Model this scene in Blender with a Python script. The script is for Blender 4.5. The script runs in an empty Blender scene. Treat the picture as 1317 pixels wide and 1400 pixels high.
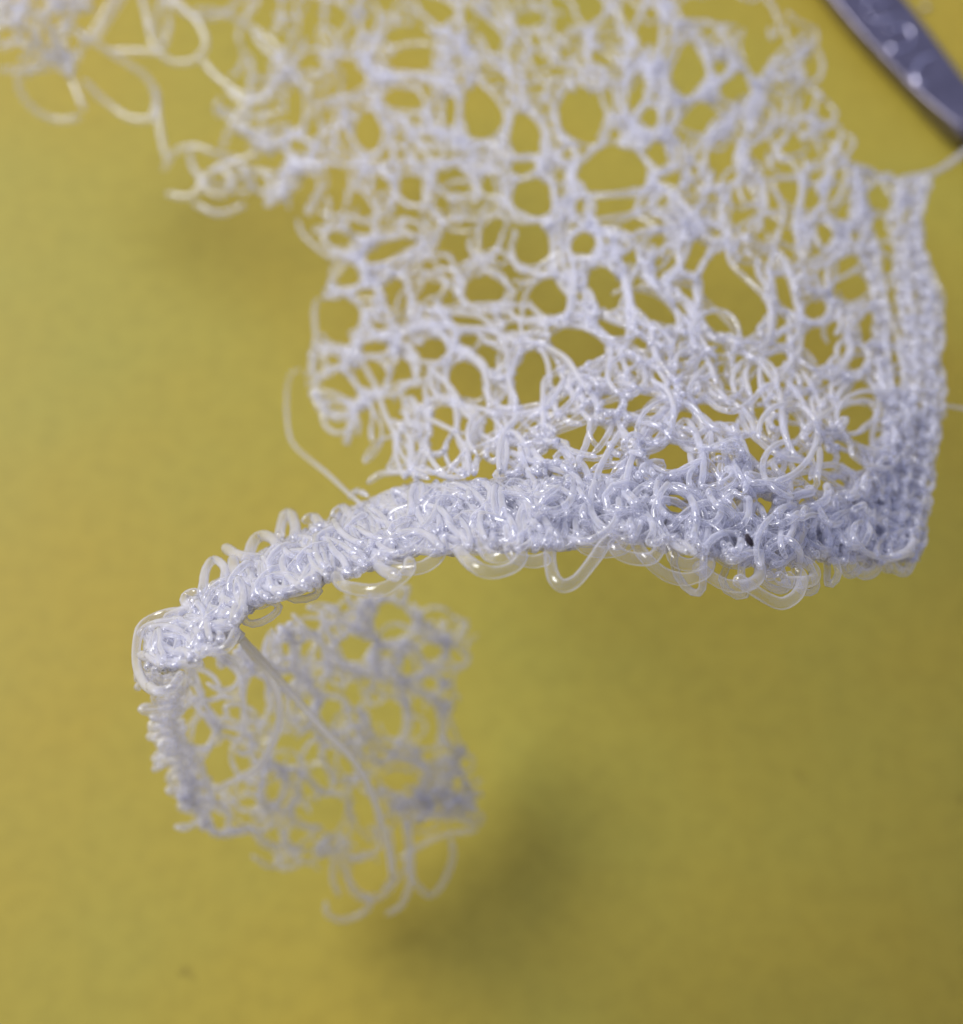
import bpy, math, random
import numpy as np
from mathutils import Vector, Matrix

random.seed(11)
rng = np.random.default_rng(11)
SC = bpy.context.scene
COL = SC.collection

# ------------------------------------------------------------------ camera
W, H = 1317.0, 1400.0            # photograph size: tracing grid of the survey below
FPX = 1824.0                     # focal length on that grid
TILT = math.radians(25.0)        # camera leans 25 degrees off straight down
REACH = 82.0                     # mm along the axis to the table
ct, st = math.cos(TILT), math.sin(TILT)
CAM = np.array([0.0, -REACH * st, REACH * ct])      # mm
cam = bpy.data.cameras.new('camera')
cam.sensor_fit = 'VERTICAL'
cam.sensor_height = 36.0
cam.sensor_width = 36.0
cam.lens = FPX / H * 36.0
cam.clip_start = 0.002
cam.clip_end = 20.0
cam.dof.use_dof = True
cam.dof.focus_distance = 0.0452
cam.dof.aperture_fstop = 48.0
camo = bpy.data.objects.new('camera', cam)
COL.objects.link(camo)
camo.location = CAM / 1000.0
camo.rotation_euler = (TILT, 0, 0)
SC.camera = camo

# ------------------------------------------------------------------ light
world = bpy.data.worlds.new('World')
SC.world = world
world.use_nodes = True
bg = world.node_tree.nodes['Background']
bg.inputs['Color'].default_value = (0.64, 0.68, 1.0, 1)
bg.inputs['Strength'].default_value = 0.53

ld = bpy.data.lights.new('window_light', 'AREA')
ld.shape = 'RECTANGLE'
ld.size, ld.size_y = 0.25, 0.25
ld.energy = 3.1
ld.color = (0.98, 0.965, 0.96)
lo = bpy.data.objects.new('window_light', ld)
COL.objects.link(lo)
lo.location = (-0.34, 0.23, 0.40)
lo.rotation_euler = (Vector((0, 0, 0.01)) - Vector(lo.location)).to_track_quat('-Z', 'Y').to_euler()

vs = SC.view_settings
vs.view_transform = 'Standard'
vs.look = 'None'
vs.exposure = 0.0
vs.gamma = 1.0
vs.use_curve_mapping = False
cy = SC.cycles
cy.use_denoising = True
cy.max_bounces = 13
cy.use_adaptive_sampling = True
cy.adaptive_threshold = 0.04
cy.diffuse_bounces = 8
cy.glossy_bounces = 3
cy.transmission_bounces = 5
cy.transparent_max_bounces = 12
cy.sample_clamp_indirect = 6.0
cy.blur_glossy = 1.0

# ------------------------------------------------------------------ materials
def new_mat(name):
    m = bpy.data.materials.new(name)
    m.use_nodes = True
    nt = m.node_tree
    return m, nt, nt.nodes['Principled BSDF'], nt.nodes['Material Output']

def filament_material(name, tint, clear, lo=0.22, hi=0.80):
    """clear nylon line: see-through where it is looked at squarely, milky towards its edges"""
    m, nt, p, out = new_mat(name)
    N, K = nt.nodes, nt.links
    p.inputs['Base Color'].default_value = (*tint, 1)
    p.inputs['Roughness'].default_value = 0.35
    p.inputs['Specular IOR Level'].default_value = 0.0
    p.inputs['IOR'].default_value = 1.5
    tc = N.new('ShaderNodeTexCoord')
    nz = N.new('ShaderNodeTexNoise')
    nz.inputs['Scale'].default_value = 1300.0
    nz.inputs['Detail'].default_value = 3.0
    K.new(tc.outputs['Object'], nz.inputs['Vector'])
    bp = N.new('ShaderNodeBump')
    bp.inputs['Strength'].default_value = 0.15
    bp.inputs['Distance'].default_value = 0.0002
    K.new(nz.outputs['Fac'], bp.inputs['Height'])
    K.new(bp.outputs['Normal'], p.inputs['Normal'])
    tr = N.new('ShaderNodeBsdfTranslucent')
    tr.inputs['Color'].default_value = (*tint, 1)
    mx = N.new('ShaderNodeMixShader')
    mx.inputs['Fac'].default_value = 0.45
    K.new(p.outputs[0], mx.inputs[1]); K.new(tr.outputs[0], mx.inputs[2])
    lw = N.new('ShaderNodeLayerWeight'); lw.inputs['Blend'].default_value = 0.5
    mr = N.new('ShaderNodeMapRange')
    mr.inputs['From Min'].default_value = lo; mr.inputs['From Max'].default_value = hi
    mr.inputs['To Min'].default_value = clear; mr.inputs['To Max'].default_value = 0.18
    K.new(lw.outputs['Facing'], mr.inputs['Value'])
    cl = N.new('ShaderNodeBsdfTransparent')
    cl.inputs['Color'].default_value = (0.985, 0.985, 1.0, 1)
    m2 = N.new('ShaderNodeMixShader')
    K.new(mr.outputs['Result'], m2.inputs['Fac'])
    K.new(mx.outputs[0], m2.inputs[1]); K.new(cl.outputs[0], m2.inputs[2])
    gl = N.new('ShaderNodeBsdfGlossy'); gl.inputs['Roughness'].default_value = 0.17
    K.new(bp.outputs['Normal'], gl.inputs['Normal'])
    fr = N.new('ShaderNodeFresnel'); fr.inputs['IOR'].default_value = 2.0
    K.new(bp.outputs['Normal'], fr.inputs['Normal'])
    m3 = N.new('ShaderNodeMixShader')
    ge = N.new('ShaderNodeNewGeometry')
    mb = N.new('ShaderNodeMath'); mb.operation = 'SUBTRACT'; mb.inputs[0].default_value = 1.0
    K.new(ge.outputs['Backfacing'], mb.inputs[1])
    mf = N.new('ShaderNodeMath'); mf.operation = 'MULTIPLY'
    K.new(fr.outputs[0], mf.inputs[0]); K.new(mb.outputs[0], mf.inputs[1])
    K.new(mf.outputs[0], m3.inputs['Fac'])
    K.new(m2.outputs[0], m3.inputs[1]); K.new(gl.outputs[0], m3.inputs[2])
    K.new(m3.outputs[0], out.inputs['Surface'])
    return m

NYLON = filament_material('milky_nylon', (0.945, 0.945, 1.0), 0.80)
CLEAR = filament_material('clear_nylon', (0.945, 0.945, 1.0), 0.91, 0.36, 0.92)
SOFT = filament_material('frosted_nylon', (0.945, 0.945, 1.0), 0.86, 0.28, 0.88)

def table_material():
    m, nt, p, out = new_mat('yellow_table')
    tc = nt.nodes.new('ShaderNodeTexCoord')
    n1 = nt.nodes.new('ShaderNodeTexNoise'); n1.inputs['Scale'].default_value = 32.0; n1.inputs['Detail'].default_value = 4.0
    n2 = nt.nodes.new('ShaderNodeTexNoise'); n2.inputs['Scale'].default_value = 900.0; n2.inputs['Detail'].default_value = 5.0
    for n in (n1, n2):
        nt.links.new(tc.outputs['Object'], n.inputs['Vector'])
    r1 = nt.nodes.new('ShaderNodeValToRGB')
    r1.color_ramp.elements[0].position = 0.3; r1.color_ramp.elements[0].color = (0.455, 0.328, 0.036, 1)
    r1.color_ramp.elements[1].position = 0.7; r1.color_ramp.elements[1].color = (0.392, 0.340, 0.052, 1)
    nt.links.new(n1.outputs['Fac'], r1.inputs['Fac'])
    r2 = nt.nodes.new('ShaderNodeValToRGB')
    r2.color_ramp.elements[0].position = 0.25; r2.color_ramp.elements[0].color = (0.90, 0.90, 0.90, 1)
    r2.color_ramp.elements[1].position = 0.6; r2.color_ramp.elements[1].color = (1, 1, 1, 1)
    nt.links.new(n2.outputs['Fac'], r2.inputs['Fac'])
    mu = nt.nodes.new('ShaderNodeMix'); mu.data_type = 'RGBA'; mu.blend_type = 'MULTIPLY'
    mu.inputs['Factor'].default_value = 1.0
    nt.links.new(r1.outputs[0], mu.inputs['A']); nt.links.new(r2.outputs[0], mu.inputs['B'])
    n3 = nt.nodes.new('ShaderNodeTexNoise'); n3.inputs['Scale'].default_value = 210.0; n3.inputs['Detail'].default_value = 6.0; n3.inputs['Roughness'].default_value = 0.65
    nt.links.new(tc.outputs['Object'], n3.inputs['Vector'])
    r3 = nt.nodes.new('ShaderNodeValToRGB')
    r3.color_ramp.elements[0].position = 0.66; r3.color_ramp.elements[0].color = (1, 1, 1, 1)
    r3.color_ramp.elements[1].position = 0.76; r3.color_ramp.elements[1].color = (0.62, 0.60, 0.62, 1)
    nt.links.new(n3.outputs['Fac'], r3.inputs['Fac'])
    m3 = nt.nodes.new('ShaderNodeMix'); m3.data_type = 'RGBA'; m3.blend_type = 'MULTIPLY'; m3.inputs['Factor'].default_value = 1.0
    nt.links.new(mu.outputs['Result'], m3.inputs['A']); nt.links.new(r3.outputs[0], m3.inputs['B'])
    nt.links.new(m3.outputs['Result'], p.inputs['Base Color'])
    p.inputs['Roughness'].default_value = 0.55
    p.inputs['Specular IOR Level'].default_value = 0.24
    bp = nt.nodes.new('ShaderNodeBump'); bp.inputs['Strength'].default_value = 0.04; bp.inputs['Distance'].default_value = 0.0002
    nt.links.new(n2.outputs['Fac'], bp.inputs['Height'])
    nt.links.new(bp.outputs['Normal'], p.inputs['Normal'])
    return m

def metal_material(name, c0, c1, rough):
    m, nt, p, out = new_mat(name)
    tc = nt.nodes.new('ShaderNodeTexCoord')
    n = nt.nodes.new('ShaderNodeTexNoise'); n.inputs['Scale'].default_value = 700.0; n.inputs['Detail'].default_value = 4.0
    nt.links.new(tc.outputs['Object'], n.inputs['Vector'])
    r = nt.nodes.new('ShaderNodeValToRGB')
    r.color_ramp.elements[0].position = 0.3; r.color_ramp.elements[0].color = (*c0, 1)
    r.color_ramp.elements[1].position = 0.7; r.color_ramp.elements[1].color = (*c1, 1)
    nt.links.new(n.outputs['Fac'], r.inputs['Fac'])
    nt.links.new(r.outputs[0], p.inputs['Base Color'])
    p.inputs['Metallic'].default_value = 1.0
    p.inputs['Roughness'].default_value = rough
    bp = nt.nodes.new('ShaderNodeBump'); bp.inputs['Strength'].default_value = 0.15; bp.inputs['Distance'].default_value = 0.0001
    nt.links.new(n.outputs['Fac'], bp.inputs['Height'])
    nt.links.new(bp.outputs['Normal'], p.inputs['Normal'])
    return m

def plain_material(name, col, rough):
    m, nt, p, out = new_mat(name)
    n = nt.nodes.new('ShaderNodeTexNoise'); n.inputs['Scale'].default_value = 2500.0
    r = nt.nodes.new('ShaderNodeValToRGB')
    r.color_ramp.elements[0].color = (*[c * 0.7 for c in col], 1)
    r.color_ramp.elements[1].color = (*col, 1)
    nt.links.new(n.outputs['Fac'], r.inputs['Fac'])
    nt.links.new(r.outputs[0], p.inputs['Base Color'])
    p.inputs['Roughness'].default_value = rough
    return m

TABLE = table_material()
STEEL = metal_material('dark_steel', (0.20, 0.185, 0.235), (0.29, 0.27, 0.335), 0.33)
STEEL_GLINT = metal_material('painted_glint_steel', (0.55, 0.53, 0.66), (0.75, 0.73, 0.86), 0.25)  # lighter steel: highlights of the stamped strokes put into their colour
DARK = plain_material('dark_lint', (0.03, 0.02, 0.03), 0.7)
CRUMB = plain_material('pale_crumb', (0.65, 0.62, 0.55), 0.8)

# ------------------------------------------------------------------ survey: grid position + depth (mm) -> place on the table
def to_world(x, y, z):
    """grid x, y (arrays) and distance along the lens axis in mm -> world mm; the table is z = 0"""
    cx = (np.asarray(x) - W / 2) / FPX * z
    cyv = -(np.asarray(y) - H / 2) / FPX * z
    z = np.asarray(z)
    return np.stack([CAM[0] + cx, CAM[1] + cyv * ct + z * st, CAM[2] + cyv * st - z * ct], -1)

def table_depth(y):
    return REACH / (1 + math.tan(TILT) * (np.asarray(y) - H / 2) / FPX)

class Sheet:
    """thin-plate surface through surveyed points (x, y, depth)"""
    def __init__(self, pts, lam=1.0):
        p = np.array(pts, float)
        self.p = p[:, :2] / 700.0
        n = len(p)
        d = np.linalg.norm(self.p[:, None] - self.p[None], axis=2)
        K = np.where(d > 0, d * d * np.log(d + 1e-12), 0) + np.eye(n) * 1e-4 * lam
        P = np.c_[np.ones(n), self.p]
        A = np.block([[K, P], [P.T, np.zeros((3, 3))]])
        b = np.r_[1.0 / p[:, 2], np.zeros(3)]
        self.w = np.linalg.solve(A, b)
    def depth(self, x, y):
        q = np.stack([np.asarray(x, float), np.asarray(y, float)], -1) / 700.0
        d = np.linalg.norm(q[..., None, :] - self.p, axis=-1)
        K = np.where(d > 0, d * d * np.log(d + 1e-12), 0)
        iv = K @ self.w[:-3] + self.w[-3] + q @ self.w[-2:]
        z = 1.0 / np.clip(iv, 1 / 110.0, 1 / 40.0)
        return np.minimum(z, table_depth(y) - 0.8)

MAIN = Sheet([
    (200, 870, 47), (330, 800, 46), (450, 760, 45.5), (600, 720, 45), (750, 700, 45), (900, 710, 45), (1050, 740, 45.5), (1150, 745, 48.5), (1250, 755, 52),
    (470, 630, 62), (560, 600, 57.5), (650, 600, 53), (800, 590, 49.5), (950, 600, 48.5), (1100, 600, 50.5), (1250, 600, 57),
    (430, 500, 69), (550, 500, 64), (700, 500, 57), (850, 500, 53.5), (1000, 500, 54), (1150, 500, 58), (1270, 500, 62),
    (450, 400, 71), (600, 400, 66), (800, 400, 59), (950, 400, 58.5), (1100, 400, 62), (1270, 400, 67),
    (300, 250, 79), (450, 250, 76), (600, 250, 71), (800, 250, 67), (950, 250, 67), (1100, 250, 69), (1260, 250, 74), (1330, 200, 80),
    (300, 100, 81), (450, 100, 80), (650, 100, 75), (900, 100, 73), (1100, 100, 77),
    (30, 10, 82), (100, 130, 82), (220, 60, 82), (450, -60, 85), (700, -60, 82), (950, -60, 81), (1100, -60, 84)])
CURL = Sheet([
    (200, 880, 48), (218, 950, 51.5), (222, 1000, 54.5), (250, 1080, 59), (300, 900, 53.5), (400, 870, 58), (500, 840, 63), (640, 850, 70),
    (330, 1000, 62), (450, 1000, 66), (550, 1000, 69), (640, 1000, 71.5), (280, 1130, 63), (400, 1150, 67), (500, 1200, 69), (640, 1120, 70)])

# ------------------------------------------------------------------ tube meshes
RAD = 0.125                       # mm, nylon line radius

def catmull(P, step):
    P = np.asarray(P, float)
    if len(P) < 3:
        P = np.vstack([P[0], (P[0] + P[-1]) / 2, P[-1]])
    Q = np.vstack([2 * P[0] - P[1], P, 2 * P[-1] - P[-2]])
    out = []
    for i in range(1, len(Q) - 2):
        p0, p1, p2, p3 = Q[i - 1], Q[i], Q[i + 1], Q[i + 2]
        n = max(2, int(np.linalg.norm((p2 - p1)[:2]) / step))
        t = np.linspace(0, 1, n, endpoint=False)[:, None]
        out.append(0.5 * (2 * p1 + (p2 - p0) * t + (2 * p0 - 5 * p1 + 4 * p2 - p3) * t ** 2 + (3 * p1 - p0 - 3 * p2 + p3) * t ** 3))
    out.append(Q[-2][None])
    return np.vstack(out)

def tube(pts, rad, sides):
    """closed tube round world points (mm) -> verts (m), faces"""
    pts = np.asarray(pts, float)
    keep = np.r_[True, np.linalg.norm(np.diff(pts, axis=0), axis=1) > 1e-4]
    pts = pts[keep]
    n = len(pts)
    if n < 3:
        return None
    T = np.gradient(pts, axis=0)
    T /= np.linalg.norm(T, axis=1)[:, None] + 1e-12
    u = np.cross(T[0], [0.31, 0.52, 0.79]); u /= np.linalg.norm(u)
    U = np.empty_like(pts)
    for i in range(n):
        u = u - T[i] * np.dot(u, T[i]); u /= np.linalg.norm(u) + 1e-12
        U[i] = u
    V = np.cross(T, U)
    r = np.full(n, rad) * (1 + 0.05 * np.sin(np.arange(n) * 0.35 + rng.uniform(0, 6)))
    r[0] *= 0.55; r[-1] *= 0.55
    a = np.linspace(0, 2 * math.pi, sides, endpoint=False)
    ring = pts[:, None] + r[:, None, None] * (np.cos(a)[None, :, None] * U[:, None] + np.sin(a)[None, :, None] * V[:, None])
    v = ring.reshape(-1, 3) / 1000.0
    i = np.arange(n - 1)[:, None] * sides
    j = np.arange(sides)[None]
    k = (j + 1) % sides
    f = np.stack([i + j, i + k, i + sides + k, i + sides + j], -1).reshape(-1, 4)
    return v, f, sides

def mesh_from(parts, name):
    vs_, fs, caps, off = [], [], [], 0
    for p in parts:
        if p is None:
            continue
        v, f, s = p
        vs_.append(v); fs.append(f + off)
        caps.append(tuple(range(off, off + s))[::-1])
        caps.append(tuple(range(off + len(v) - s, off + len(v))))
        off += len(v)
    V = np.vstack(vs_); F = np.vstack(fs)
    me = bpy.data.meshes.new(name)
    nf, nc = len(F), len(caps)
    capl = np.concatenate([np.array(c) for c in caps])
    lens = np.array([len(c) for c in caps])
    me.vertices.add(len(V)); me.vertices.foreach_set('co', V.ravel())
    me.loops.add(nf * 4 + len(capl))
    me.loops.foreach_set('vertex_index', np.r_[F.ravel(), capl].astype(np.int32))
    me.polygons.add(nf + nc)
    starts = np.r_[np.arange(nf) * 4, nf * 4 + np.r_[0, np.cumsum(lens)[:-1]]]
    me.polygons.foreach_set('loop_start', starts.astype(np.int32))
    me.polygons.foreach_set('use_smooth', np.ones(nf + nc, bool))
    me.update(calc_edges=True)
    me.validate()
    return me

def add_obj(name, me, mat, parent=None, **props):
    o = bpy.data.objects.new(name, me)
    COL.objects.link(o)
    if mat is not None:
        me.materials.append(mat)
    if parent is not None:
        o.parent = parent
    for k, v in props.items():
        o[k] = v
    return o

def grid_tube(sheet, P, off=0.0, rad=RAD, sides=8, weave=0.35, step=None):
    """line traced on a sheet: P rows (x, y[, lift mm]); lift > 0 is towards the eye"""
    P = np.asarray(P, float)
    if P.shape[1] == 2:
        P = np.c_[P, np.zeros(len(P))]
    C = catmull(P, 6.0 if step is None else step)
    z = sheet.depth(C[:, 0], C[:, 1])
    n = len(C)
    ph, fr = rng.uniform(0, 6.28), rng.uniform(0.12, 0.30)
    z = z - off - C[:, 2] + weave * np.sin(ph + fr * np.arange(n))
    z = np.minimum(z, table_depth(C[:, 1]) - 0.35)
    return tube(to_world(C[:, 0], C[:, 1], z), rad, sides)


# ------------------------------------------------------------------ the tabletop
def make_table():
    me = bpy.data.meshes.new('tabletop')
    s, d = 0.45, 0.012
    co = [(-s, -s, 0), (s, -s, 0), (s, s, 0), (-s, s, 0), (-s, -s, -d), (s, -s, -d), (s, s, -d), (-s, s, -d)]
    me.from_pydata(co, [], [(0, 1, 2, 3), (7, 6, 5, 4), (0, 4, 5, 1), (1, 5, 6, 2), (2, 6, 7, 3), (3, 7, 4, 0)])
    return add_obj('tabletop', me, TABLE, kind='structure')
make_table()

# ------------------------------------------------------------------ the lace: survey of its openings (x, y, half width, half height, turn)
HOLES_MAIN = [
    (468,109,31,18,-10),(557,130,33,20),(556,66,36,30),(505,180,19,25),(662,153,27,37),(671,101,15,14),(616,153,8,22),(619,246,22,15),(671,253,12,13),(564,257,14,20),
    (600,17,19,15),(464,20,10,11),(414,25,22,35),(546,182,7,11),(405,148,10,30),(409,203,11,12),(523,253,9,9),(571,165,10,8),(468,190,6,15),(420,85,14,10),(413,258,16,22),
    (807,14,18,16),(859,16,8,14),(889,50,12,38,8),(830,43,15,15),(871,125,9,29,10),(714,185,17,29),(716,230,17,10),(727,267,24,26),(796,158,30,34),(839,232,46,30),(835,282,30,18),
    (898,213,14,18),(940,95,22,35),(955,160,27,19),(948,12,20,14),(916,246,15,10),(888,160,12,12),(718,29,17,9),(825,78,15,10),(838,148,10,10),(985,93,9,10),(987,218,12,20),(775,210,6,9),
    (708,75,6,18),(735,78,6,15),(796,283,8,12),(1034,70,16,36),(1005,120,20,20),(990,25,10,6),(1038,7,12,6),(1093,43,9,5),(1107,94,9,9),(1061,148,12,11),(1109,132,8,5),(1125,155,5,9),
    (1134,189,10,10),(1038,210,11,13),(981,221,9,17),(1063,183,6,8),(1084,200,11,7),(1013,171,5,6),(1114,242,10,8),(1079,253,9,6),(1109,269,9,12),(1150,278,18,22),(1202,274,14,14),(1009,267,9,10),(1155,237,10,6),
    (619,334,20,29),(671,325,11,15),(535,343,38,11,-20),(459,325,10,10),(476,379,16,16),(464,434,29,25),(543,407,14,25),(664,398,28,18),(643,438,24,9),(641,464,15,8),(594,478,17,14),(512,475,18,9),
    (457,494,11,7),(463,530,25,18),(463,557,16,6),(507,512,20,18),(637,519,22,25),(665,488,14,16),(568,540,14,12),(562,557,6,6),(605,576,14,22),(553,510,13,11),(493,314,15,6),(541,361,14,6),(498,405,10,10),
    (594,387,10,10),(498,590,6,10),(694,550,8,10),(727,334,22,28),(864,305,45,8),(798,334,15,16),(752,407,22,25),(826,396,22,30,-20),(837,446,22,13,25),(896,420,32,17,35),(950,350,14,22,20),(985,400,30,52),(1015,412,26,50),
    (791,472,36,21,15),(728,520,22,36),(757,517,11,14,-30),(775,550,6,14,35),(880,555,24,14),(835,550,14,10),(895,515,14,6,50),(950,512,9,8),(918,533,4,8),(970,563,18,12,20),(937,570,9,12),(718,580,20,9,-25),(782,592,22,8,-10),
    (909,359,15,4),(873,388,14,6),(848,530,9,4),(935,523,7,5),(798,405,5,8,-40),(939,430,4,10,-30),(723,445,9,7),(898,330,14,5),(941,391,8,9),(875,468,8,6),
    (1072,403,9,18,-15),(1067,441,7,10),(1113,427,15,11),(1118,473,17,27),(1164,398,26,17),(1190,446,13,20,20),(1236,456,6,8),(1219,490,9,9),(1200,314,11,10),(1212,363,10,11),(1128,319,12,9,30),(1079,321,9,9),(1108,280,9,14),
    (1159,362,16,9,-25),(1168,499,13,8),(1063,492,11,8),(1255,364,5,8),(1175,566,14,12),(1206,556,6,7),(1083,585,9,10),(1083,552,11,4),(1037,614,25,13,35),(1131,665,13,9,40),(1168,636,20,8,35),(1092,636,9,5,35),
    (1041,694,16,13),(1012,694,9,10,40),(1097,687,5,4),(1153,609,10,5,35),(1194,663,4,7),(1002,621,8,8),(912,626,28,18),(985,568,22,10),(926,690,20,14,20),(980,640,12,6,20),(909,720,5,9,-30),(982,620,20,4),
    (820,590,9,8),(884,610,6,5),(1007,690,9,11),(560,598,8,12),(599,596,12,15),(658,612,8,4,-35),(716,583,16,9,-30),(754,624,16,5),(789,604,10,9),(733,685,6,6),(770,676,6,4),(818,666,7,5),(667,587,8,7),
    (370,175,18,14),(395,245,10,12),(425,180,12,10)]
HOLES_CURL = [
    (313,1043,29,30),(351,953,15,29),(311,924,9,16),(296,973,9,8),(276,1001,8,18),(317,1000,12,12),(394,1027,18,18),(371,1074,8,20),(272,1082,9,10),(255,1114,11,10),(297,1121,7,9),(326,1120,10,9),(334,1148,14,8),
    (373,1140,10,8),(411,1114,9,13),(418,1078,7,10),(341,1097,9,9),(431,1060,8,8),(390,928,9,10),(418,956,9,11),(364,1172,10,8),(413,1150,8,8),(536,851,23,23),(481,887,22,16),(527,893,8,6),(591,891,14,12),(562,910,14,12),
    (589,934,11,9),(453,974,12,22),(528,974,22,42),(585,991,13,30),(621,853,9,12),(627,891,10,10),(634,1040,7,9),(436,1062,12,10),(457,1036,11,11),(421,885,9,8),(428,851,9,10),(532,1057,14,12),(591,1032,16,7),
    (455,1101,13,13),(502,1111,11,22),(419,1082,8,9),(549,1062,28,20),(491,1139,18,14),(625,1075,8,12),(408,1143,10,12),(502,1196,18,20)]

def hole_array(hs):
    return np.array([(h[0], h[1], h[2], h[3], math.radians(h[4]) if len(h) > 4 else 0.0) for h in hs])
HM, HC = hole_array(HOLES_MAIN), hole_array(HOLES_CURL)

def clear_of(p, HA, rim=1.12):
    p = np.array(p, float)
    for _ in range(3):
        dx, dy = p[0] - HA[:, 0], p[1] - HA[:, 1]
        c, s = np.cos(HA[:, 4]), np.sin(HA[:, 4])
        a, b = (dx * c + dy * s) / (HA[:, 2] + 2), (-dx * s + dy * c) / (HA[:, 3] + 2)
        d = np.hypot(a, b)
        i = int(np.argmin(d))
        if d[i] >= 1.0:
            break
        k = rim / max(d[i], 0.15)
        p = HA[i, :2] + (p - HA[i, :2]) * k
    return p

def inside(p, poly):
    x, y = p
    r = False
    n = len(poly)
    j = n - 1
    for i in range(n):
        xi, yi = poly[i]; xj, yj = poly[j]
        if (yi > y) != (yj > y) and x < (xj - xi) * (y - yi) / (yj - yi) + xi:
            r = not r
        j = i
    return r

NET = [(380,-60),(372,60),(335,110),(345,150),(330,195),(400,225),(412,290),(447,345),(442,400),(434,460),(408,510),(432,570),(462,612),(500,640),(545,655),(700,655),(850,650),(950,680),(1100,690),(1200,700),(1258,745),
       (1268,640),(1278,560),(1282,500),(1282,410),(1258,355),(1248,300),(1258,245),(1160,225),(1140,165),(1118,105),(1108,45),(1082,0),(1078,-60)]
HEM = [(196,862),(235,842),(262,818),(302,792),(390,735),(470,700),(560,660),(700,655),(850,648),(950,668),(1100,690),(1200,690),(1262,700),(1250,765),(1180,770),(1110,768),(1050,778),(950,758),(850,738),(760,752),(650,755),(560,762),(480,788),(400,812),(340,838),(300,885),(240,915),(202,922)]
CURLP = [(215,900),(330,880),(420,840),(500,812),(550,815),(600,845),(635,850),(636,900),(612,925),(625,1000),(645,1040),(650,1110),(600,1120),(560,1130),(520,1150),(450,1170),(390,1175),(330,1155),(255,1125),(240,1070),(222,1000)]
CURLW = [(205,900),(330,870),(420,825),(500,800),(560,800),(620,830),(655,845),(655,905),(632,930),(640,1000),(662,1040),(665,1125),(610,1140),(570,1150),(530,1170),(455,1190),(390,1192),(325,1170),(238,1138),(225,1070),(205,1000)]
CORNER = [(1135,640),(1200,600),(1262,560),(1272,640),(1258,765),(1200,772),(1140,762),(1110,720)]
BORDER = [(1215,245),(1260,245),(1248,300),(1262,360),(1284,410),(1284,560),(1272,640),(1262,740),(1215,720),(1205,600),(1222,500),(1232,400)]

def wander(sheet, p, head, length, HA, poly, rmin=0.45, rmax=2.6, stepmm=0.42):
    """a springy line: curvature drifts, openings are skirted"""
    P = [np.array(p, float)]
    L = 0.0
    k = rng.choice([-1, 1]) / rng.uniform(rmin, rmax)
    lift = rng.normal(0, 0.25)
    Z = [lift]
    rim = 1.04 + abs(rng.normal(0, 0.28))
    while L < length:
        z = float(sheet.depth(P[-1][0], P[-1][1]))
        sm = min(stepmm, 0.42 / abs(k))
        s = sm * FPX / z
        head += k * sm
        if rng.random() < 0.16:
            k = rng.choice([-1, 1]) / rng.uniform(rmin, rmax)
        q = P[-1] + s * np.array([math.cos(head), math.sin(head)])
        if not inside(q, poly):
            head += 2.2 * np.sign(k)
            q = P[-1] + 0.6 * s * np.array([math.cos(head), math.sin(head)])
            if not inside(q, poly):
                break
        q2 = clear_of(q, HA, rim)
        if not np.allclose(q, q2):
            d = q2 - P[-1]
            head = math.atan2(d[1], d[0])
        P.append(q2)
        lift = 0.8 * lift + rng.normal(0, 0.28)
        Z.append(lift)
        L += sm
    if len(P) < 4:
        return None
    return np.c_[np.array(P), Z]

def lengthen(sheet, P, HA, poly, mm=1.6):
    """carry a traced line on past both ends so that it sinks into its neighbours"""
    P = [np.array(q, float) for q in P]
    for end in (0, 1):
        a, b = (P[1], P[0]) if end == 0 else (P[-2], P[-1])
        h = math.atan2(b[1] - a[1], b[0] - a[0])
        w = wander(sheet, b, h, rng.uniform(0.5, 1.0) * mm, HA, poly, 0.7, 3.5)
        if w is None:
            continue
        ext = [q[:2] for q in w[1:]]
        P = ext[::-1] + P if end == 0 else P + ext
    n = len(P)
    P = np.array(P)
    return np.c_[P, rng.normal(0.15, 0.2, n)]

def ring_arc(h, a0, ext, f):
    t = np.linspace(a0, a0 + ext, max(4, int(abs(ext) / 0.5)))
    q = f * (1 + 0.16 * np.sin(t * rng.uniform(1.5, 3.2) + rng.uniform(0, 6)) + 0.05 * rng.normal(size=len(t)))
    x, y = (h[2] + 5) * q * np.cos(t), (h[3] + 5) * q * np.sin(t)
    c, s = math.cos(h[4]), math.sin(h[4])
    return np.c_[h[0] + x * c - y * s, h[1] + x * s + y * c]

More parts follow.
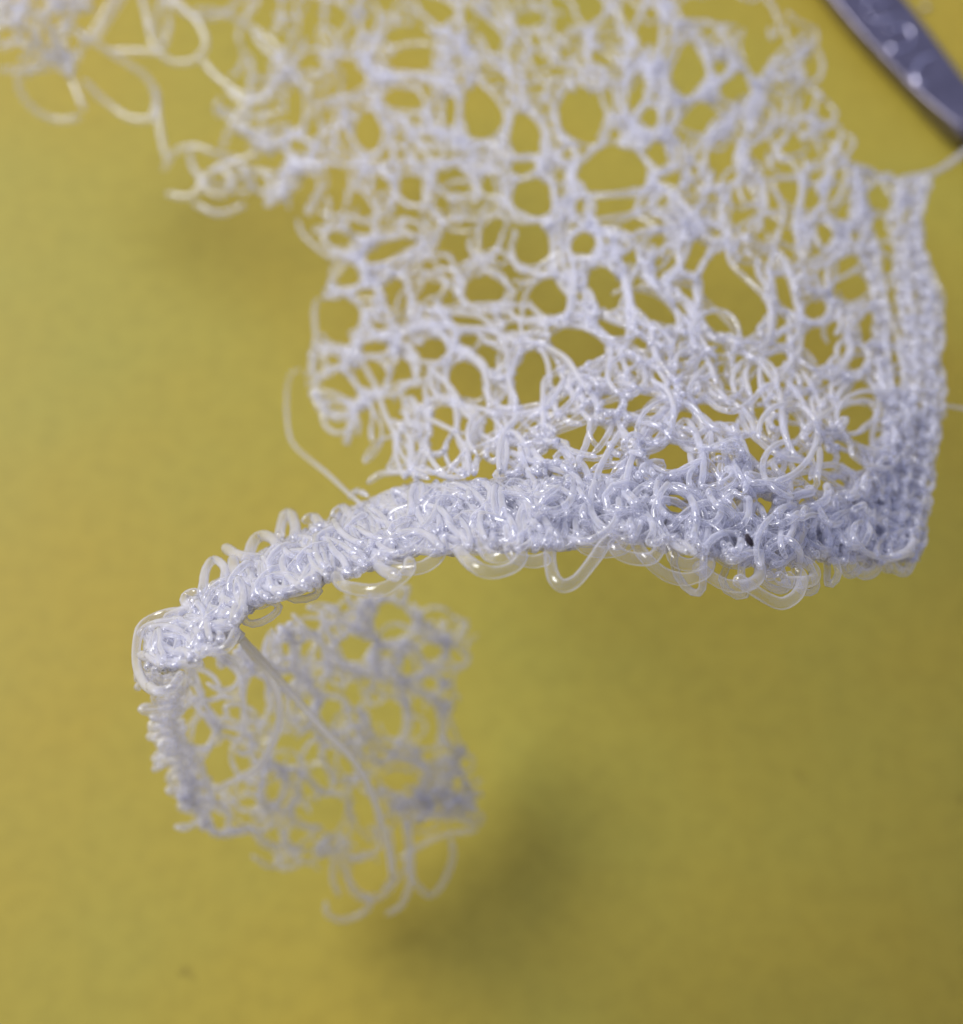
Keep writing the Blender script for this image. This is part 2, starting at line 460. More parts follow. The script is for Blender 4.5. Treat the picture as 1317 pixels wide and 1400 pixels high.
# ------------------------------------------------------------------ the lace: single lines one can follow in it
NET_LINES = [
    [(534,68),(559,60),(587,60)],[(518,91),(524,82),(537,68)],[(523,148),(541,157),(559,175),(571,198),(582,210)],[(528,155),(537,178),(537,200)],[(475,171),(482,191),(500,216)],[(466,169),(452,196),(443,219)],
    [(582,155),(598,175),(628,200)],[(496,239),(496,257),(511,280)],[(532,237),(543,246),(541,266),(527,280)],[(667,121),(685,141),(696,169),(689,194),(678,207)],[(630,18),(632,45),(637,66)],[(610,45),(639,68)],[(613,40),(641,64)],
    [(655,14),(680,36)],[(657,6),(684,30)],[(491,18),(493,45),(493,75)],[(525,45),(514,68),(507,77)],[(575,18),(600,39),(612,48)],[(400,223),(446,223),(500,226),(560,224),(610,220),(650,216)],[(598,228),(587,250),(582,273)],
    [(534,100),(560,100),(594,107)],[(594,75),(598,91),(612,98)],[(618,96),(596,128),(583,155)],[(673,82),(698,102)],[(637,228),(662,194),(671,205),(662,235)],
    [(837,0),(828,20),(810,41),(805,80),(809,114)],[(841,14),(855,36),(859,68),(857,103),(848,132),(857,160),(869,178)],[(880,9),(866,39),(861,68)],[(903,5),(919,30),(921,57),(905,96),(889,128),(873,150)],
    [(928,32),(928,64),(914,98),(912,114),(926,137),(928,160),(916,178)],[(907,109),(903,141),(907,173),(916,200)],[(941,48),(957,68),(971,100),(971,123)],[(998,103),(973,121),(946,141),(928,164)],
    [(720,148),(743,178),(741,214)],[(724,146),(748,176),(746,212)],[(748,130),(761,160),(764,187),(784,194),(789,219),(780,246),(784,273)],[(837,166),(828,187),(798,219)],[(700,216),(734,214)],[(739,228),(723,241),(700,248)],
    [(894,241),(875,273)],[(869,178),(905,180)],[(853,200),(875,203)],[(982,173),(951,200),(939,239),(928,262)],[(809,60),(853,91)],[(887,64),(869,96)],[(752,246),(761,269),(755,300)],[(955,30),(978,34),(987,46)],
    [(880,214),(894,240)],[(919,257),(930,273),(948,294)],[(915,262),(922,285),(940,305)],[(800,264),(812,282),(807,300)],
    [(981,71),(1000,73),(1007,89),(995,105),(972,121)],[(1036,109),(1045,134),(1029,155),(1011,159)],[(1033,112),(1041,134),(1027,150)],[(1098,34),(1114,41),(1116,57),(1107,62)],[(1116,64),(1125,91),(1114,112),(1089,109)],
    [(1130,139),(1143,155),(1136,171)],[(1155,182),(1168,194),(1159,210)],[(1079,180),(1063,205),(1084,223),(1095,241),(1095,269),(1089,294)],[(1141,200),(1132,219),(1134,246),(1127,273),(1111,296)],[(993,253),(1034,248),(1089,241)],
    [(1020,228),(1038,253),(1043,278)],[(1024,226),(1042,251),(1047,276)],[(988,178),(954,205),(941,228)],[(1114,146),(1111,178)],[(1027,173),(1009,205)],[(1161,223),(1189,232),(1198,239)],[(1173,239),(1175,296)],[(1080,60),(1095,85),(1085,98)],[(1070,85),(1100,75)],
    [(407,300),(414,320),(439,343)],[(448,309),(443,325),(457,343),(491,350),(505,332)],[(473,361),(452,391),(475,402),(491,414)],[(559,343),(528,361),(512,375),(516,398)],[(562,347),(530,366),(516,380),(519,404)],[(605,314),(591,341),(569,368)],
    [(505,325),(541,320)],[(628,418),(687,416)],[(616,427),(655,432),(676,448)],[(605,446),(650,450),(698,462)],[(598,455),(628,480),(655,496),(664,516)],[(602,452),(632,477),(659,494),(668,514)],[(584,500),(612,525),(630,550),(644,571)],
    [(443,512),(430,539),(441,564),(464,573),(489,560),(493,537),(477,512)],[(452,537),(477,550)],[(486,489),(516,487)],[(500,446),(525,459),(546,459)],[(480,455),(489,473),(477,494)],[(507,516),(516,532),(525,562),(539,592)],
    [(532,441),(546,450),(539,469)],[(569,553),(562,544),(553,551),(558,563),(569,561)],[(614,350),(623,373)],[(582,539),(589,596)],[(434,409),(430,428),(432,459)],[(480,396),(502,391)],[(470,395),(500,392)],
    [(700,345),(709,368),(725,371)],[(757,332),(761,377),(780,405),(807,425)],[(782,352),(784,391),(780,407)],[(789,387),(807,400),(812,414)],[(841,352),(855,391),(859,430),(859,455)],[(845,350),(859,391),(863,430)],
    [(946,318),(939,345),(923,375),(905,393)],[(939,320),(905,341),(884,357),(884,375)],[(900,396),(928,428),(953,450)],[(923,398),(948,421),(955,453)],[(925,380),(955,380),(957,405)],
    [(766,439),(791,434),(825,464),(846,480),(873,498),(900,528),(925,553)],[(766,433),(795,430),(828,458),(850,476),(877,495)],[(848,484),(859,516),(855,546),(837,582)],[(891,455),(898,489),(919,516)],[(895,458),(903,488),(923,513)],
    [(746,473),(775,491),(793,519),(814,546),(816,573),(805,596)],[(789,523),(752,541),(748,573),(775,555),(796,530)],[(771,503),(746,519),(743,539)],[(741,598),(796,578)],[(821,551),(864,537)],[(800,528),(855,525)],
    [(700,560),(741,553)],[(700,580),(739,564)],[(921,519),(930,541),(925,553)],[(900,530),(937,514)],[(941,462),(962,485)],[(962,541),(980,557),(998,562)],[(857,566),(873,571),(878,585)],[(946,553),(957,580)],[(796,562),(809,576)],
    [(812,320),(859,323),(928,314)],[(784,355),(837,352)],[(825,434),(859,446)],[(700,466),(746,469)],[(720,441),(764,437)],
    [(1036,338),(1063,350),(1079,379),(1089,417),(1096,444),(1094,477)],[(1040,333),(1067,347),(1083,379),(1093,415)],[(1077,357),(1101,372),(1106,403)],[(1000,360),(1024,384),(1046,405)],[(1051,381),(1055,420),(1051,461)],[(1055,381),(1060,420),(1055,463)],
    [(1096,444),(1130,439)],[(1123,405),(1137,417),(1130,441)],[(1147,417),(1164,432),(1171,439),(1197,408)],[(1156,463),(1161,480),(1144,504)],[(1160,463),(1165,482),(1148,506)],[(1070,475),(1096,478),(1116,497)],[(1079,460),(1082,504)],
    [(1144,333),(1154,321),(1168,338)],[(1149,336),(1130,355),(1106,364)],[(1152,340),(1133,360),(1108,369)],[(1096,251),(1096,280),(1087,302)],[(1132,244),(1125,280),(1101,309)],[(1130,304),(1149,321)],
    [(1049,507),(1066,536),(1070,580)],[(1097,549),(1112,583)],[(1104,519),(1119,549),(1121,590)],[(1024,590),(1051,614)],[(1000,602),(1012,600),(1022,626)],[(1202,519),(1223,551)],[(1211,563),(1211,617)],[(1165,648),(1172,665),(1158,682)],
    [(1155,602),(1185,624)],[(1085,621),(1117,646),(1151,670)],[(1066,648),(1080,660),(1078,706)],[(1024,670),(1032,687),(1022,711)],[(1000,689),(1015,714)],[(1036,714),(1068,711),(1092,719)],[(1058,685),(1112,668)],
    [(560,603),(560,644)],[(564,600),(566,640)],[(544,646),(521,648),(503,660)],[(503,678),(489,671),(478,680)],
    [(845,595),(820,640),(815,665)],[(875,600),(860,640),(850,700)],[(905,610),(935,575),(950,590),(960,620)],[(960,590),(985,580),(1005,600),(1012,640)],[(965,612),(1010,618)],[(920,650),(960,630),(975,640)],[(895,675),(930,655),(985,650)],
    [(985,690),(1000,665),(1030,670)],[(940,690),(975,705),(985,730)],[(985,690),(990,715),(975,735)],[(770,640),(760,625),(775,618),(800,640),(812,680)],[(755,640),(790,655),(795,690)],[(725,650),(745,680),(748,705)],[(855,640),(900,665),(915,690)],
    [(700,600),(740,560),(760,540)],[(680,610),(720,605),(770,612)],[(690,640),(730,620),(760,575)],[(640,620),(680,600),(700,590)]]
FLAP_LINES = [
    [(0,66),(25,58),(60,62)],[(0,96),(28,95),(70,94)],[(25,95),(28,125),(50,152),(80,164),(110,160)],[(95,100),(105,125),(115,150)],[(60,30),(85,75),(95,105)],[(15,25),(50,50),(75,90),(100,100)],[(80,0),(90,40),(88,70),(98,100)],
    [(105,45),(130,58),(160,78),(200,105),(214,135),(212,165)],[(115,110),(140,135),(175,160),(205,162),(215,140)],[(203,25),(210,60),(235,84),(265,82),(282,60),(270,30),(245,5),(235,-20)],[(214,120),(218,170),(226,215)],
    [(275,80),(300,108),(340,132),(372,118)],[(265,14),(300,16),(345,38),(380,65),(390,92)],[(130,55),(150,25),(175,-15)],[(118,60),(135,30),(160,-10)],[(150,70),(200,70),(225,72)],[(190,-20),(200,20),(205,45)],
    [(224,232),(240,207),(268,200),(300,212),(325,216)],[(228,265),(262,268),(285,238),(318,222),(355,210)],[(272,245),(285,262),(305,266),(318,250),(305,232),(285,236)],[(265,278),(300,292),(335,280)],[(304,205),(312,180),(330,150),(345,140)],
    [(310,125),(335,140),(360,135),(385,105)],[(345,42),(362,66),(378,78),(392,98)],[(320,178),(350,186),(378,178)],[(352,196),(380,190),(420,175)],[(355,262),(375,258),(388,245)],[(398,222),(430,226),(455,222)],
    [(10,-10),(20,20),(12,40)],[(0,15),(30,10),(45,20)],[(-5,35),(20,30),(35,8),(30,-20)],[(60,-10),(85,8),(110,-5)],[(0,0),(15,15),(40,-5)],[(70,20),(95,5),(100,25),(80,40)],[(300,135),(296,150),(302,160)]]
CURL_LINES = [
    [(555,938),(557,1002)],[(594,953),(602,985),(609,1009)],[(604,957),(618,990),(628,1017)],[(621,843),(637,853),(632,872)],[(632,891),(640,902),(630,913),(591,917)],[(581,855),(609,885)],
    [(634,1028),(646,1036),(645,1052),(634,1056),(626,1048)],[(606,1058),(613,1084),(626,1092)],[(632,1063),(645,1084),(643,1095)],[(587,1107),(630,1118),(655,1122)],[(590,1111),(632,1122),(652,1126)],[(636,1101),(660,1118),(647,1135)],
    [(543,1090),(547,1107),(562,1114)],[(445,830),(470,840),(505,825)],[(440,905),(470,915),(500,915),(545,905)],[(395,870),(405,905),(408,940)],[(438,870),(445,910),(440,950),(425,980)],[(460,880),(470,905)],
    [(505,925),(540,920),(560,940)],[(240,1130),(262,1128),(276,1120),(262,1095)],[(285,1125),(290,1140),(310,1140),(312,1110),(295,1095)],[(330,1135),(360,1135),(385,1120)],[(395,1050),(390,1085),(375,1105),(400,1115)],
    [(330,1060),(352,1058),(362,1075),(350,1085)],[(300,900),(325,920),(330,950),(310,965)],[(270,930),(280,960),(295,990)],[(430,985),(440,1020),(465,1015)],[(490,1000),(510,1020),(520,1045)],[(550,1020),(565,1045),(580,1050)],
    [(600,1045),(615,1060),(612,1080)],[(345,1170),(370,1185),(400,1175),(410,1155)],[(560,1075),(585,1090),(600,1085)],[(450,1165),(475,1150),(480,1120)],[(400,840),(430,870),(445,860)],[(505,850),(515,880),(500,900)]]
TAIL_LINES = [
    [(318,850),(326,868),(345,895),(365,915),(382,960),(376,1010),(350,1050),(310,1072),(296,1078),(270,1068),(255,1050)],
    [(312,850),(326,868),(360,905),(405,955),(440,995),(475,1030),(497,1060),(510,1090),(522,1125),(532,1165),(537,1200)],
    [(532,1131),(536,1169),(536,1201),(524,1216)],[(553,1125),(557,1150),(557,1180),(532,1216),(508,1231),(498,1222)],[(556,1120),(562,1158),(562,1201),(549,1237),(528,1250)],[(462,1140),(457,1167),(455,1201),(464,1224)],
    [(462,1160),(470,1190),(485,1214),(506,1235),(489,1252),(464,1258),(447,1248),(446,1233)],[(556,1170),(564,1201),(587,1224),(606,1207),(619,1173),(617,1148)],[(545,1175),(564,1163),(591,1148),(611,1141),(651,1135)],[(505,1130),(517,1141),(519,1158),(496,1173),(480,1172)]]
HEM_LINES = [
    [(754,740),(752,765),(758,791),(771,801),(789,793),(810,768),(824,748),(835,735)],
    [(868,735),(873,748),(885,765),(909,785),(937,792),(964,783),(972,765)],[(950,770),(964,783),(991,799),(1019,801),(1037,790),(1040,770)],[(1005,790),(1022,801),(1049,818),(1070,825),(1090,813),(1097,791),(1085,775)],
    [(1085,760),(1104,770),(1114,782),(1109,794),(1078,796),(1060,785)],[(836,740),(846,756),(868,764),(891,763),(902,749),(900,735)],[(790,735),(800,749),(825,755),(850,750),(865,738)],[(910,740),(916,749),(925,767),(946,772),(965,760)],
    [(1050,780),(1052,795),(1066,804),(1078,796),(1076,782)],[(458,785),(467,799),(485,805),(512,808),(537,799),(558,780),(560,765)],[(512,755),(523,770),(549,778),(576,776),(596,764),(605,750)],[(625,750),(640,767),(660,780),(682,782),(705,773),(716,755)],
    [(650,725),(658,744),(667,758),(680,762),(700,757)],[(508,748),(512,765),(525,780),(545,788)],[(695,745),(705,762),(730,768),(752,762)],
    [(275,815),(278,800),(282,778),(293,765),(307,776),(306,795),(300,812)],[(307,748),(318,755),(329,760),(363,764),(380,758)],[(336,772),(340,758),(348,739),(361,732),(375,739),(380,755)],[(382,735),(384,722),(389,705),(398,703),(404,721),(402,738)],
    [(275,838),(261,833),(252,821),(258,812),(272,810)],[(262,835),(227,838),(197,853),(188,874),(187,908),(198,935),(215,948)],[(190,895),(216,901),(245,908),(275,905)],[(318,762),(322,780),(332,792)],[(225,845),(250,835),(275,828)],
    [(190,870),(205,856),(240,850),(265,855)],[(203,935),(215,945),(235,940),(250,920)],[(260,870),(285,890),(310,885),(325,860)],[(415,712),(430,708),(440,722)],[(455,705),(470,695),(480,710)],[(640,680),(665,672),(690,690)],[(575,690),(600,672),(640,680)],
    [(1020,720),(1035,760),(1050,785)],[(1100,720),(1080,755),(1050,790)],[(1165,765),(1168,776),(1182,785),(1196,780),(1200,765)],[(1213,755),(1222,775),(1237,782),(1246,768),(1244,750)],[(1140,755),(1148,768),(1160,776),(1168,765)],
    [(540,735),(560,715),(600,715),(640,725)],[(610,725),(640,705),(680,712),(720,725)],[(850,640),(865,670),(880,700),(885,720)],[(860,650),(840,680),(830,700)],[(975,740),(1000,760),(1025,755)],[(1105,700),(1140,690),(1160,710),(1150,740)]]

# ------------------------------------------------------------------ the lace: building it
lace = bpy.data.objects.new('crocheted_lace', None)
COL.objects.link(lace)
lace.empty_display_size = 0.01
lace['label'] = 'curled scrap of white crocheted nylon lace lying on yellow table'
lace['category'] = 'lace'

def part(name, tubes, mat=None, **props):
    tubes = [t for t in tubes if t is not None]
    if not tubes:
        return None
    return add_obj(name, mesh_from(tubes, name), mat or NYLON, lace, **props)

def coil(sheet, path, a, b, pitch, turns_jit=0.5, off=0.0, sides=8, rad=RAD):
    """a cord worked in small loops along a path: a mm across, b mm deep"""
    C = catmull(np.array(path, float), 4.0)
    z = sheet.depth(C[:, 0], C[:, 1])
    Wp = to_world(C[:, 0], C[:, 1], z - off)
    L = np.r_[0, np.cumsum(np.linalg.norm(np.diff(Wp, axis=0), axis=1))]
    n = int(L[-1] / pitch * 16)
    s = np.linspace(0, L[-1], n)
    P = np.stack([np.interp(s, L, Wp[:, i]) for i in range(3)], -1)
    T = np.gradient(P, axis=0); T /= np.linalg.norm(T, axis=1)[:, None]
    E = CAM - P; E /= np.linalg.norm(E, axis=1)[:, None]
    S = np.cross(T, E); S /= np.linalg.norm(S, axis=1)[:, None]
    def drift(sd):
        m = max(4, int(L[-1] / (pitch * 0.8)))
        k = np.c_[np.linspace(0, n, m), rng.normal(0, sd, m)]
        f = catmull(k, n / m / 10)
        return np.interp(np.arange(n), f[:, 0], f[:, 1])
    w = drift(turns_jit)
    ph = 2 * math.pi * s / pitch + w + rng.uniform(0, 6.28)
    am = np.clip(1 + drift(0.4), 0.2, 1.9)
    Q = P + S * (a * am * np.cos(ph) + drift(0.12))[:, None] + E * (b * am * np.sin(ph + 0.4) + drift(0.12))[:, None] + T * (0.22 * pitch * np.sin(2 * ph + w))[:, None]
    return tube(Q, rad, sides)

for ln in NET_LINES:
    part('net_strand', [grid_tube(MAIN, lengthen(MAIN, ln, HM, NET), off=rng.uniform(0.0, 0.5), weave=0.2)])
for ln in FLAP_LINES:
    part('flap_strand', [grid_tube(MAIN, np.array(ln, float), off=rng.uniform(0.0, 0.6), weave=0.3, rad=0.17)])
for ln in CURL_LINES:
    part('curl_strand', [grid_tube(CURL, lengthen(CURL, ln, HC, CURLP), off=rng.uniform(0.0, 0.5), weave=0.2, rad=0.12)], SOFT)
TAIL_Z = {0: (47.5, 47.5, 49, 51, 54, 57, 59, 60, 60.5, 60.5, 60), 1: (47.5, 47.5, 49.5, 52, 54.5, 57.5, 60, 62.5, 64.5, 66, 67)}
for i, ln in enumerate(TAIL_LINES):
    if i in TAIL_Z:
        C = catmull(np.c_[np.array(ln, float), TAIL_Z[i]], 6.0)
        part('tail_thread', [tube(to_world(C[:, 0], C[:, 1], C[:, 2]), 0.15, 9)])
    else:
        part('tail_thread', [grid_tube(CURL, np.array(ln, float), off=rng.uniform(0.2, 1.0), weave=0.25, rad=0.15)])
for ln in HEM_LINES:
    end = min(q[0] for q in ln) < 300
    part('hem_loop', [grid_tube(MAIN, np.array(ln, float), off=rng.uniform(0.2, 0.9), weave=0.25, sides=12, step=4.0, rad=0.165 if end else 0.21)], SOFT if end else CLEAR)

# rims of the openings
for HA, sh, poly, nm in ((HM, MAIN, NET, 'net_loop'), (HC, CURL, CURLP, 'curl_loop')):
    for h in HA:
        for r in range(2 if h[2] * h[3] > 260 else (1 if h[2] * h[3] > 75 else 0)):
            arc = ring_arc(h, rng.uniform(0, 6.28), rng.uniform(1.0, 2.8) * rng.choice([-1, 1]), rng.uniform(1.0, 1.3))
            rim = 1.04 + abs(rng.normal(0, 0.2))
            arc = np.array([clear_of(q, HA, rim) for q in arc])
            P = lengthen(sh, arc, HA, poly, 2.4)
            part(nm, [grid_tube(sh, P, off=rng.uniform(-0.5, 0.5), weave=0.3, rad=rng.uniform(0.10, 0.13))], SOFT if sh is CURL else None)

def scatter(poly):
    xs, ys = [p[0] for p in poly], [p[1] for p in poly]
    while True:
        p = (rng.uniform(min(xs), max(xs)), rng.uniform(min(ys), max(ys)))
        if inside(p, poly):
            return p

def fill(name, sheet, poly, HA, n, lmin, lmax, rmin, rmax, offs, sides=7, rad=RAD, over=0.04, mat=None, step=6.0):
    T = []
    for _ in range(n):
        p = clear_of(scatter(poly), HA)
        w = wander(sheet, p, rng.uniform(0, 6.28), rng.uniform(lmin, lmax), HA if rng.random() > over else NOHOLE, poly, rmin, rmax)
        if w is not None:
            T.append(grid_tube(sheet, w, off=rng.uniform(*offs), weave=0.25, sides=sides, rad=rad * rng.uniform(0.85, 1.12), step=step))
    return part(name, T, mat, kind='stuff')

NOHOLE = np.array([[-999, -999, 1, 1, 0.0]])
fill('packed_net_stitches', MAIN, NET, HM, 195, 3.0, 9.0, 0.25, 1.8, (-1.2, 0.9), sides=6, rad=0.108)
fill('wide_net_loops', MAIN, NET, HM, 50, 4.0, 10.0, 0.5, 2.2, (-1.4, 1.2), sides=7, rad=0.108, over=0.5)
fill('packed_curl_stitches', CURL, CURLP, HC, 50, 3.0, 9.0, 0.25, 1.8, (-0.9, 0.8), rad=0.105, mat=SOFT)
fill('wide_curl_loops', CURL, CURLW, HC, 40, 3.0, 8.0, 0.35, 1.6, (-1.2, 1.2), sides=7, rad=0.105, over=0.5, mat=SOFT)
fill('packed_hem_stitches', MAIN, HEM, np.vstack([NOHOLE, HM[(HM[:, 1] > 660)]]), 760, 2.5, 8.0, 0.3, 1.7, (-2.2, 1.0), sides=8, rad=0.122, mat=SOFT, step=4.0)
fill('packed_corner_stitches', MAIN, CORNER, HM, 80, 2.0, 6.0, 0.3, 0.9, (-1.8, 0.6))
fill('packed_border_stitches', MAIN, BORDER, HM, 18, 2.0, 5.0, 0.3, 0.8, (-0.8, 0.6))

def knots(name, sheet, poly, HA, spots):
    T = []
    for p in spots:
        if not inside(p, poly):
            continue
        for k in range(2):
            w = wander(sheet, (p[0] + rng.normal(0, 3), p[1] + rng.normal(0, 3)), rng.uniform(0, 6.28), rng.uniform(1.4, 2.4), HA, poly, 0.22, 0.5, stepmm=0.22)
            if w is not None:
                T.append(grid_tube(sheet, w, off=rng.uniform(-0.1, 0.6), weave=0.2, sides=6, step=5.0))
    part(name, T, kind='stuff')
knots('net_knots', MAIN, NET, HM, [ln[i] for ln in NET_LINES for i in (0, -1) if rng.random() < 0.22] + [tuple(clear_of(scatter(NET), HM)) for _ in range(15)])
knots('curl_knots', CURL, CURLP, HC, [ln[i] for ln in CURL_LINES for i in (0, -1) if rng.random() < 0.4])
FLAP_A = [(-40,-40),(130,-40),(125,40),(100,105),(60,110),(0,95),(-40,60)]
FLAP_B = [(210,-40),(420,-40),(420,200),(360,215),(300,150),(330,120),(270,90),(205,60)]
FLAP_C = [(225,215),(270,195),(330,195),(410,190),(415,270),(340,285),(270,280),(235,262)]
fill('packed_flap_stitches', MAIN, FLAP_A, NOHOLE, 12, 5.0, 14.0, 0.6, 3.0, (-0.8, 0.8), rad=0.165)
fill('packed_flap_stitches', MAIN, FLAP_B, NOHOLE, 6, 5.0, 14.0, 1.0, 4.0, (-0.8, 0.8), rad=0.16)
fill('packed_flap_stitches', MAIN, FLAP_C, NOHOLE, 5, 5.0, 12.0, 0.6, 2.5, (-0.8, 0.8), rad=0.16)

HEM_PATH = [(205,890),(250,868),(310,835),(400,775),(500,735),(600,710),(700,700),(800,698),(880,715),(960,745),(1050,765),(1120,752),(1190,740),(1245,735)]
for dy, a, b, off in ((-10,0.6,0.6,0.1),(20,0.6,0.6,-0.3)):
    pth = [(x, y + dy * (0.8 if x < 300 else 1.0) + rng.normal(0, 3)) for x, y in HEM_PATH]
    part('hem_cord', [coil(MAIN, pth, a, b, rng.uniform(1.1, 1.6), turns_jit=0.8, off=off, sides=10, rad=0.13)])
UPPER = [(840,690),(870,665),(930,652),(985,660),(1060,668),(1110,684),(1170,712)]
part('hem_cord', [coil(MAIN, UPPER, 0.33, 0.4, 1.1, turns_jit=0.8, off=0.3, sides=9, rad=0.16)])
part('hem_cord', [coil(MAIN, [(x, y + 4) for x, y in UPPER], 0.25, 0.4, 0.9, turns_jit=0.8, off=-0.3, sides=9, rad=0.15)])
COLS = [
    [(1173,238),(1173,292),(1190,335),(1195,374),(1205,420),(1205,480),(1215,560),(1210,640),(1200,720)],
    [(1233,248),(1233,278),(1221,300),(1231,328),(1233,369),(1240,430),(1245,500),(1240,580),(1230,660),(1225,750)],
    [(1265,242),(1255,283),(1250,304),(1250,340),(1260,386),(1267,420),(1267,446),(1262,480),(1272,530),(1265,600),(1252,680),(1245,760)],
    [(1252,300),(1256,350),(1272,400),(1280,440),(1276,490),(1282,530),(1276,580),(1266,640),(1258,700),(1250,765)]]
def chain(name, sheet, path, gap, hl, hw, off):
    """chain stitch: one oval loop after another along a path"""
    C = catmull(np.array(path, float), 4.0)
    Wp = to_world(C[:, 0], C[:, 1], sheet.depth(C[:, 0], C[:, 1]) - off)
    L = np.r_[0, np.cumsum(np.linalg.norm(np.diff(Wp, axis=0), axis=1))]
    for k, d in enumerate(np.arange(hl, L[-1] - hl * 0.5, gap)):
        P = np.array([np.interp(d, L, Wp[:, i]) for i in range(3)])
        Q = np.array([np.interp(min(d + 0.3, L[-1]), L, Wp[:, i]) for i in range(3)])
        T = Q - P; T /= np.linalg.norm(T) + 1e-9
        E = CAM - P; E /= np.linalg.norm(E)
        S = np.cross(T, E); S /= np.linalg.norm(S)
        t = np.linspace(0.4, 0.4 + 2 * math.pi * rng.uniform(0.95, 1.1), 20)
        l, w_, tl = hl * rng.uniform(0.8, 1.2), hw * rng.uniform(0.8, 1.25), rng.uniform(0.15, 0.4) * (1 if k % 2 else -1)
        R = P + np.outer(np.cos(t) * l, T) + np.outer(np.sin(t) * w_ + rng.normal(0, 0.05), S) + np.outer(tl * np.cos(t) + 0.18 * np.sin(2 * t + k), E)
        part(name, [tube(R, rng.uniform(0.12, 0.145), 8)])
for c, off in zip(COLS, (0.1, 0.3, 0.4, 0.1)):
    chain('border_stitch', MAIN, c, 0.62, 0.46, 0.27, off)
part('border_strand', [grid_tube(MAIN, [(1252,320),(1265,352),(1278,380),(1289,408),(1284,440)], off=0.2)])
part('border_strand', [grid_tube(MAIN, [(1150,226),(1180,232),(1217,246),(1240,242),(1277,234),(1300,220),(1330,198),(1352,186)], off=0.2, weave=0.1)])
part('border_strand', [grid_tube(MAIN, [(1160,232),(1190,236),(1217,250),(1245,246),(1270,240),(1300,224),(1328,204),(1350,192)], off=0.0, weave=0.1)])
part('tail_thread', [grid_tube(MAIN, [(1275,552),(1295,555),(1340,560),(1390,552)], off=0.1, rad=RAD * 0.6)])
FOLD = [(214,885),(212,905),(215,940),(220,985),(228,1030),(242,1070),(256,1105)]
for dx, off in ((2, 0.6), (16, 0.2)):
    part('fold_cord', [coil(CURL, [(x + dx, y) for x, y in FOLD], 0.44, 0.45, 0.95, turns_jit=0.9, off=off, rad=0.15)])
part('tail_thread', [grid_tube(MAIN, [(412,505),(398,512),(392,540),(394,585),(405,612),(448,648),(478,676),(495,690)], off=0.0, rad=0.10)], CLEAR)
part('net_strand', [grid_tube(MAIN, [(940,390),(962,407),(1000,446),(1030,480),(1045,495)], off=-0.6, rad=0.10)], CLEAR)

# ------------------------------------------------------------------ the crochet hook
def on_table(x, y, h=0.0):
    """grid position -> world mm at height h above the table"""
    d = to_world(np.array([x]), np.array([y]), np.array([1.0]))[0] - CAM
    return CAM + d * ((h - CAM[2]) / d[2])

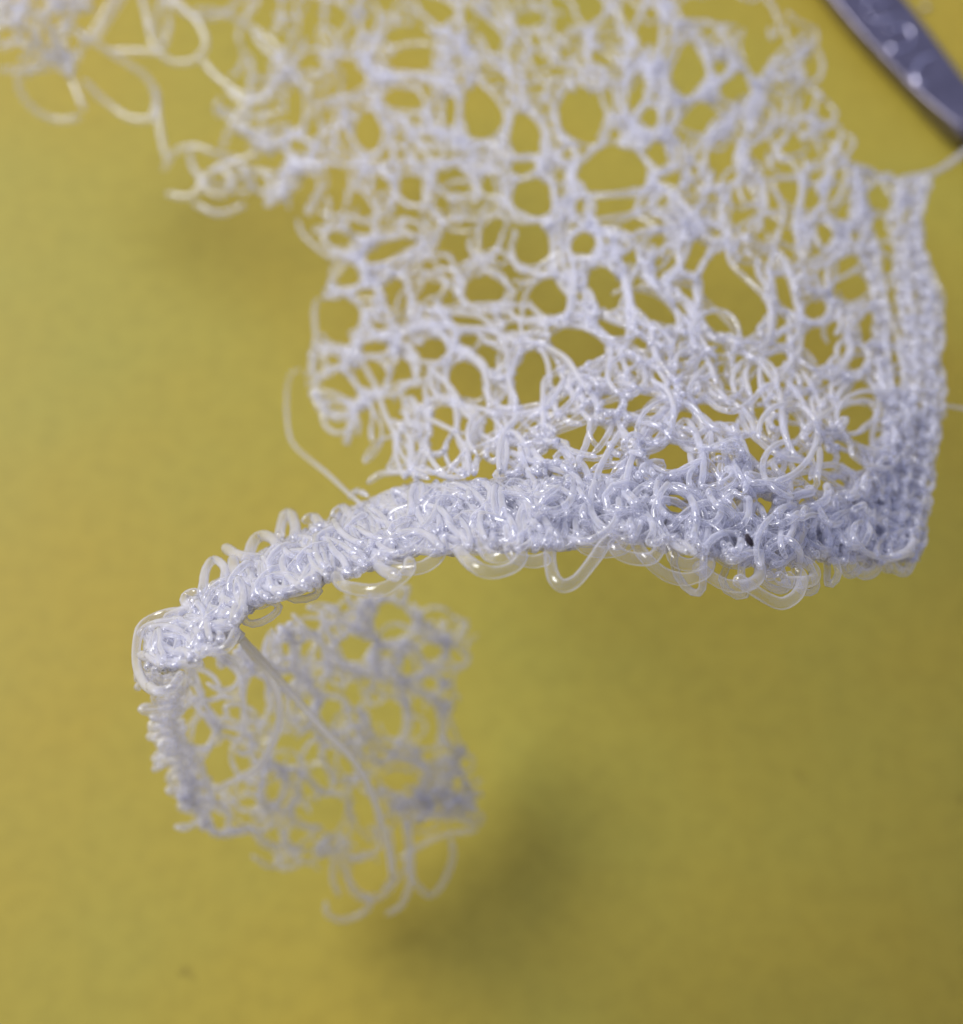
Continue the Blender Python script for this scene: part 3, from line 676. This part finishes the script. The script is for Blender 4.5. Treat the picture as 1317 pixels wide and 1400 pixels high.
def make_hook():
    A = on_table(1189, 0, 1.9); B = on_table(1325, 163, 1.9)
    ax = B - A; ax[2] = 0; unit = ax / np.linalg.norm(ax)
    side = np.array([-unit[1], unit[0], 0.0])      # left of the axis when looking along it
    L = np.linalg.norm(ax)
    root = bpy.data.objects.new('crochet_hook', None)
    COL.objects.link(root)
    root.location = A / 1000; root.location[2] = 0
    root['label'] = 'dark steel crochet hook with stamped thumb rest at the upper right'
    root['category'] = 'crochet hook'
    inv = np.array([A[0], A[1], 0.0])
    def loft(name, st, mat):
        """stations: (s along axis, half width, half thickness, centre height, corner radius)"""
        n = 32
        V, F = [], []
        for (s, w, t, h, r) in st:
            r = min(r, w, t)
            sec = []
            for cx, cz, a0 in ((w - r, t - r, 0), (-(w - r), t - r, 90), (-(w - r), -(t - r), 180), (w - r, -(t - r), 270)):
                for k in range(8):
                    a = math.radians(a0 + 90 * k / 7)
                    sec.append((cx + r * math.cos(a), cz + r * math.sin(a)))
            for x, zz in sec:
                p = A + unit * s + side * x
                V.append(((p[0] - inv[0]) / 1000, (p[1] - inv[1]) / 1000, (h + zz) / 1000))
        m = len(st)
        for i in range(m - 1):
            for k in range(n):
                F.append((i * n + k, i * n + (k + 1) % n, (i + 1) * n + (k + 1) % n, (i + 1) * n + k))
        F.append(tuple(range(n))[::-1]); F.append(tuple(range((m - 1) * n, m * n)))
        me = bpy.data.meshes.new(name)
        me.from_pydata(V, [], F)
        me.polygons.foreach_set('use_smooth', np.ones(len(F), bool))
        me.update()
        return add_obj(name, me, mat, root)
    rest = []
    for s in np.linspace(-9, L + 1.2, 26):
        f = s / L
        w = float(np.interp(f, [-0.9, -0.55, -0.1, 0.2, 0.6, 1.0, 1.15], [1.55, 2.15, 2.35, 2.3, 1.95, 1.5, 1.3]))
        t = float(np.interp(f, [-0.9, -0.5, 0.7, 1.15], [1.4, 0.55, 0.55, 1.15]))
        rest.append((s, w, t, 1.42, float(np.interp(f, [-0.9, -0.6, 0.9, 1.15], [1.4, 0.16, 0.16, 1.2]))))
    loft('thumb_rest', rest, STEEL)
    loft('handle', [(-75, 0.4, 0.4, 1.42, 2), (-74.5, 1.1, 1.1, 1.42, 2), (-73, 1.42, 1.42, 1.42, 2), (-40, 1.42, 1.42, 1.42, 2), (-9.0, 1.5, 1.38, 1.42, 2)], STEEL)
    loft('shaft', [(L + 1.2, 1.2, 1.12, 1.42, 2), (L + 8, 1.0, 1.0, 1.42, 2), (L + 20, 0.85, 0.85, 1.42, 2), (L + 21.2, 0.5, 0.85, 1.42, 2), (L + 22.4, 0.45, 0.8, 1.42, 2), (L + 23, 0.8, 0.8, 1.42, 2), (L + 24.5, 0.6, 0.6, 1.42, 2), (L + 25.3, 0.15, 0.15, 1.42, 2)], STEEL)
    # stamped characters: raised lips of the strokes on the top face, catchlights painted paler
    def mark(pts, r=0.13):
        P = []
        for x, y in pts:
            q = on_table(x, y, 2.0)
            P.append(q)
        C = catmull(np.array(P), 0.12)
        C = C - inv
        t = tube(C, r, 8)
        add_obj('stamped_mark', mesh_from([t], 'stamped_mark'), STEEL_GLINT, root)
    mark([(1276,77),(1264,80),(1254,90),(1250,103),(1254,113),(1264,117)], 0.16)      # C
    mark([(1214,42),(1226,38),(1240,38),(1247,48),(1244,60),(1232,66),(1222,70),(1216,62)])
    mark([(1188,22),(1198,28),(1208,30)]); mark([(1206,24),(1216,26),(1226,20)])
    mark([(1190,6),(1202,6),(1214,4)]); mark([(1180,14),(1186,4),(1184,-8)])
    return root
make_hook()

# ------------------------------------------------------------------ small things
def thing_line(name, P, rad, mat, label, cat):
    me = mesh_from([tube(np.array(P), rad, 6)], name)
    o = add_obj(name, me, mat)
    o['label'] = label; o['category'] = cat
    return o
z = float(MAIN.depth(1025, 738)) - 3.3
thing_line('lint_speck', to_world(np.array([1020, 1023, 1026, 1029]), np.array([730, 736, 741, 747]), np.full(4, z)), 0.10, DARK,
           'tiny black speck of lint caught in the lace hem', 'lint')
def blob(name, x, y, r, mat, label, cat, flat=0.6):
    c = on_table(x, y, r * flat)
    import bmesh
    bm = bmesh.new()
    bmesh.ops.create_icosphere(bm, subdivisions=2, radius=1.0)
    for v in bm.verts:
        k = r * (1 + rng.normal(0, 0.13))
        v.co = Vector((v.co.x * k, v.co.y * k * 0.8, v.co.z * k * flat)) / 1000
    me = bpy.data.meshes.new(name); bm.to_mesh(me); bm.free()
    o = add_obj(name, me, mat); o.location = c / 1000
    o['label'] = label; o['category'] = cat
blob('dust_crumb', 1265, 10, 0.28, CRUMB, 'tiny pale crumb on the table beside the crochet hook', 'crumb')
